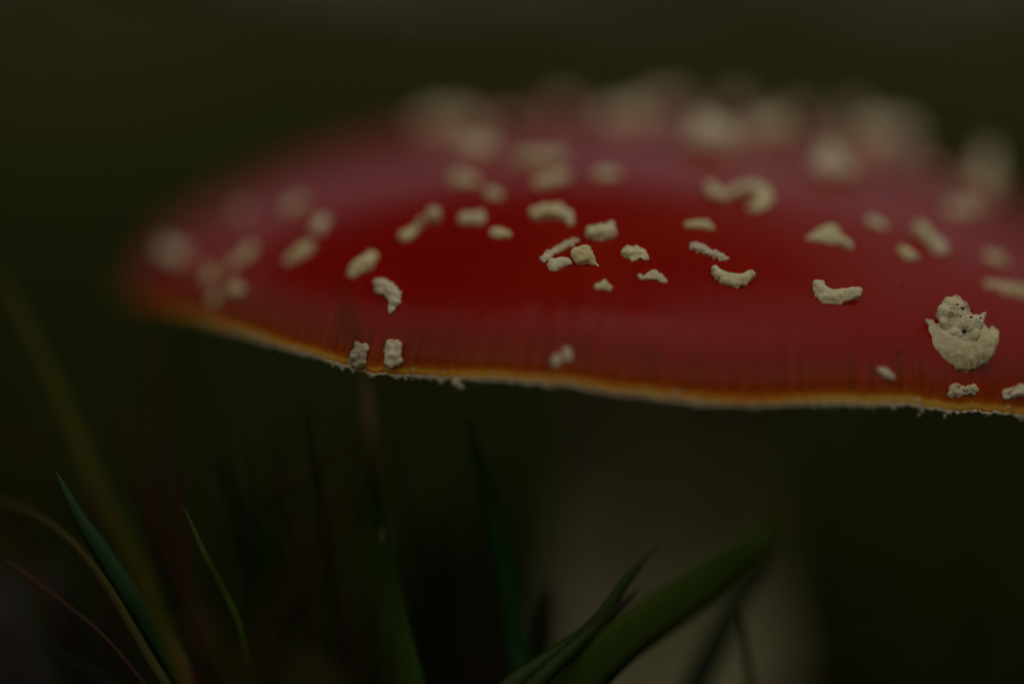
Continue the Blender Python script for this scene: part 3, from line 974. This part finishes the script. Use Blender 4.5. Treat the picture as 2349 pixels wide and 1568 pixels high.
tp = [TB + Vector((0, 0, -.1)), TB + Vector((.05, 0, .8)), TB + Vector((.2, -.03, 1.8)), TB + Vector((.5, -.1, 2.8)), TB + Vector((.9, -.2, 4.0)), TB + Vector((1.3, -.3, 5.2))]
V, Fc = limb(tp, [.24, .17, .15, .13, .09, .04], 14)
mesh_obj('trunk', V, Fc, M_BARK, tree)
for i in range(9):
    st = tp[2].lerp(tp[5], .25 + .08 * i)
    st = min((tp[3].lerp(tp[4], q / 10) for q in range(11)), key=lambda p: (p - st).length)
    an = i * 2.4
    en = CC + Vector((math.cos(an) * CR.x * .8, math.sin(an) * CR.y * .8, random.uniform(-.5, .7) * CR.z))
    md = st.lerp(en, .5) + Vector((0, 0, .25))
    V, Fc = limb([st, st.lerp(md, .5) + Vector((0, 0, .08)), md, md.lerp(en, .5) + Vector((0, 0, .06)), en], [.06, .05, .04, .025, .01], 8)
    mesh_obj('limb', V, Fc, M_BARK, tree)
V, Fc, hh = [], [], []
for i in range(24000):
    while True:
        q = Vector((random.uniform(-1, 1), random.uniform(-1, 1), random.uniform(-1, 1)))
        if q.length < 1 + .25 * noise.noise(q * 2.2): break
    if noise.noise(q * 3.1 + Vector((7, 0, 0))) < -.32: continue
    c = CC + Vector((q.x * CR.x, q.y * CR.y, q.z * CR.z))
    M3 = Matrix.Rotation(random.uniform(0, 6.3), 3, 'Z') @ Matrix.Rotation(random.uniform(-.9, .9), 3, 'X') @ Matrix.Rotation(random.uniform(-.7, .7), 3, 'Y')
    s_ = random.uniform(.05, .085)
    b = len(V)
    for (x, y, z) in ((-1, 0, 0), (-.3, .55, .12), (.5, .4, .08), (1.1, 0, 0), (.5, -.4, .08), (-.3, -.55, .12)):
        V.append(c + M3 @ Vector((x, y, z)) * s_)
    Fc += [(b, b + 1, b + 2, b + 3), (b, b + 3, b + 4, b + 5)]
    hh += [random.random()] * 6
tag(mesh_obj('crown', V, Fc, kl.m, tree, smooth=False, attrs={'h': hh}), kind='stuff')

# ------------------------------------------------------------------ the wood that closes the clearing: one dark mass, far out of focus
V, Fc, hh = [], [], []
g = random.Random(5)
for i in range(15000):
    az = g.uniform(-math.pi, math.pi)
    front = max(0.0, -math.cos(az)) ** 1.5
    top = (4.4 + 2.0 * front) * (1 + .22 * noise.noise((math.cos(az) * 5, math.sin(az) * 5, 2.0)) + .12 * noise.noise((math.cos(az) * 17, math.sin(az) * 17, 5.0)))
    z = top * g.uniform(0, 1) ** .8
    d = g.uniform(10.5, 14.0) + z * .12
    c = Vector((math.sin(az) * d, math.cos(az) * d, z))
    M3 = Matrix.Rotation(g.uniform(0, 6.3), 3, 'Z') @ Matrix.Rotation(g.uniform(0, 6.3), 3, 'X')
    s_ = g.uniform(.16, .38)
    b = len(V)
    for (x, y, zz) in ((-1, 0, 0), (-.3, .6, .15), (.5, .45, .1), (1.1, 0, 0), (.5, -.45, .1), (-.3, -.6, .15)):
        V.append(c + M3 @ Vector((x, y, zz)) * s_)
    Fc += [(b, b + 1, b + 2, b + 3), (b, b + 3, b + 4, b + 5)]
    hh += [g.random()] * 6
for i in range(60):                              # trunks within the mass
    az = 2 * math.pi * i / 60 + g.uniform(-.04, .04)
    d = g.uniform(11, 13.5)
    p0 = Vector((math.sin(az) * d, math.cos(az) * d, -.1))
    hgt = 3.6 + 0.3 * max(0.0, -math.cos(az)) ** 1.5
    tv, tf = limb([p0, p0 + Vector((g.uniform(-.1, .1), g.uniform(-.1, .1), hgt * .5)), p0 + Vector((g.uniform(-.3, .3), g.uniform(-.3, .3), hgt))], [.14, .10, .04], 8)
    b = len(V)
    V += tv; Fc += [tuple(b + q for q in f) for f in tf]; hh += [1.0] * len(tv)
kw = NT('wood_foliage')
kw.set(kw.b.inputs['Base Color'], kw.ramp(kw.attr('h'), [(0, (.014, .020, .005)), (.6, (.030, .034, .008)), (1, (.045, .033, .012))]))
kw.b.inputs['Roughness'].default_value = .9
kw.b.inputs['Specular IOR Level'].default_value = .05
wood = mesh_obj('distant_wood', V, Fc, kw.m, smooth=False, attrs={'h': hh})
tag(wood, 'dark blurred wood closing the clearing far behind the mushroom', 'wood', kind='stuff')
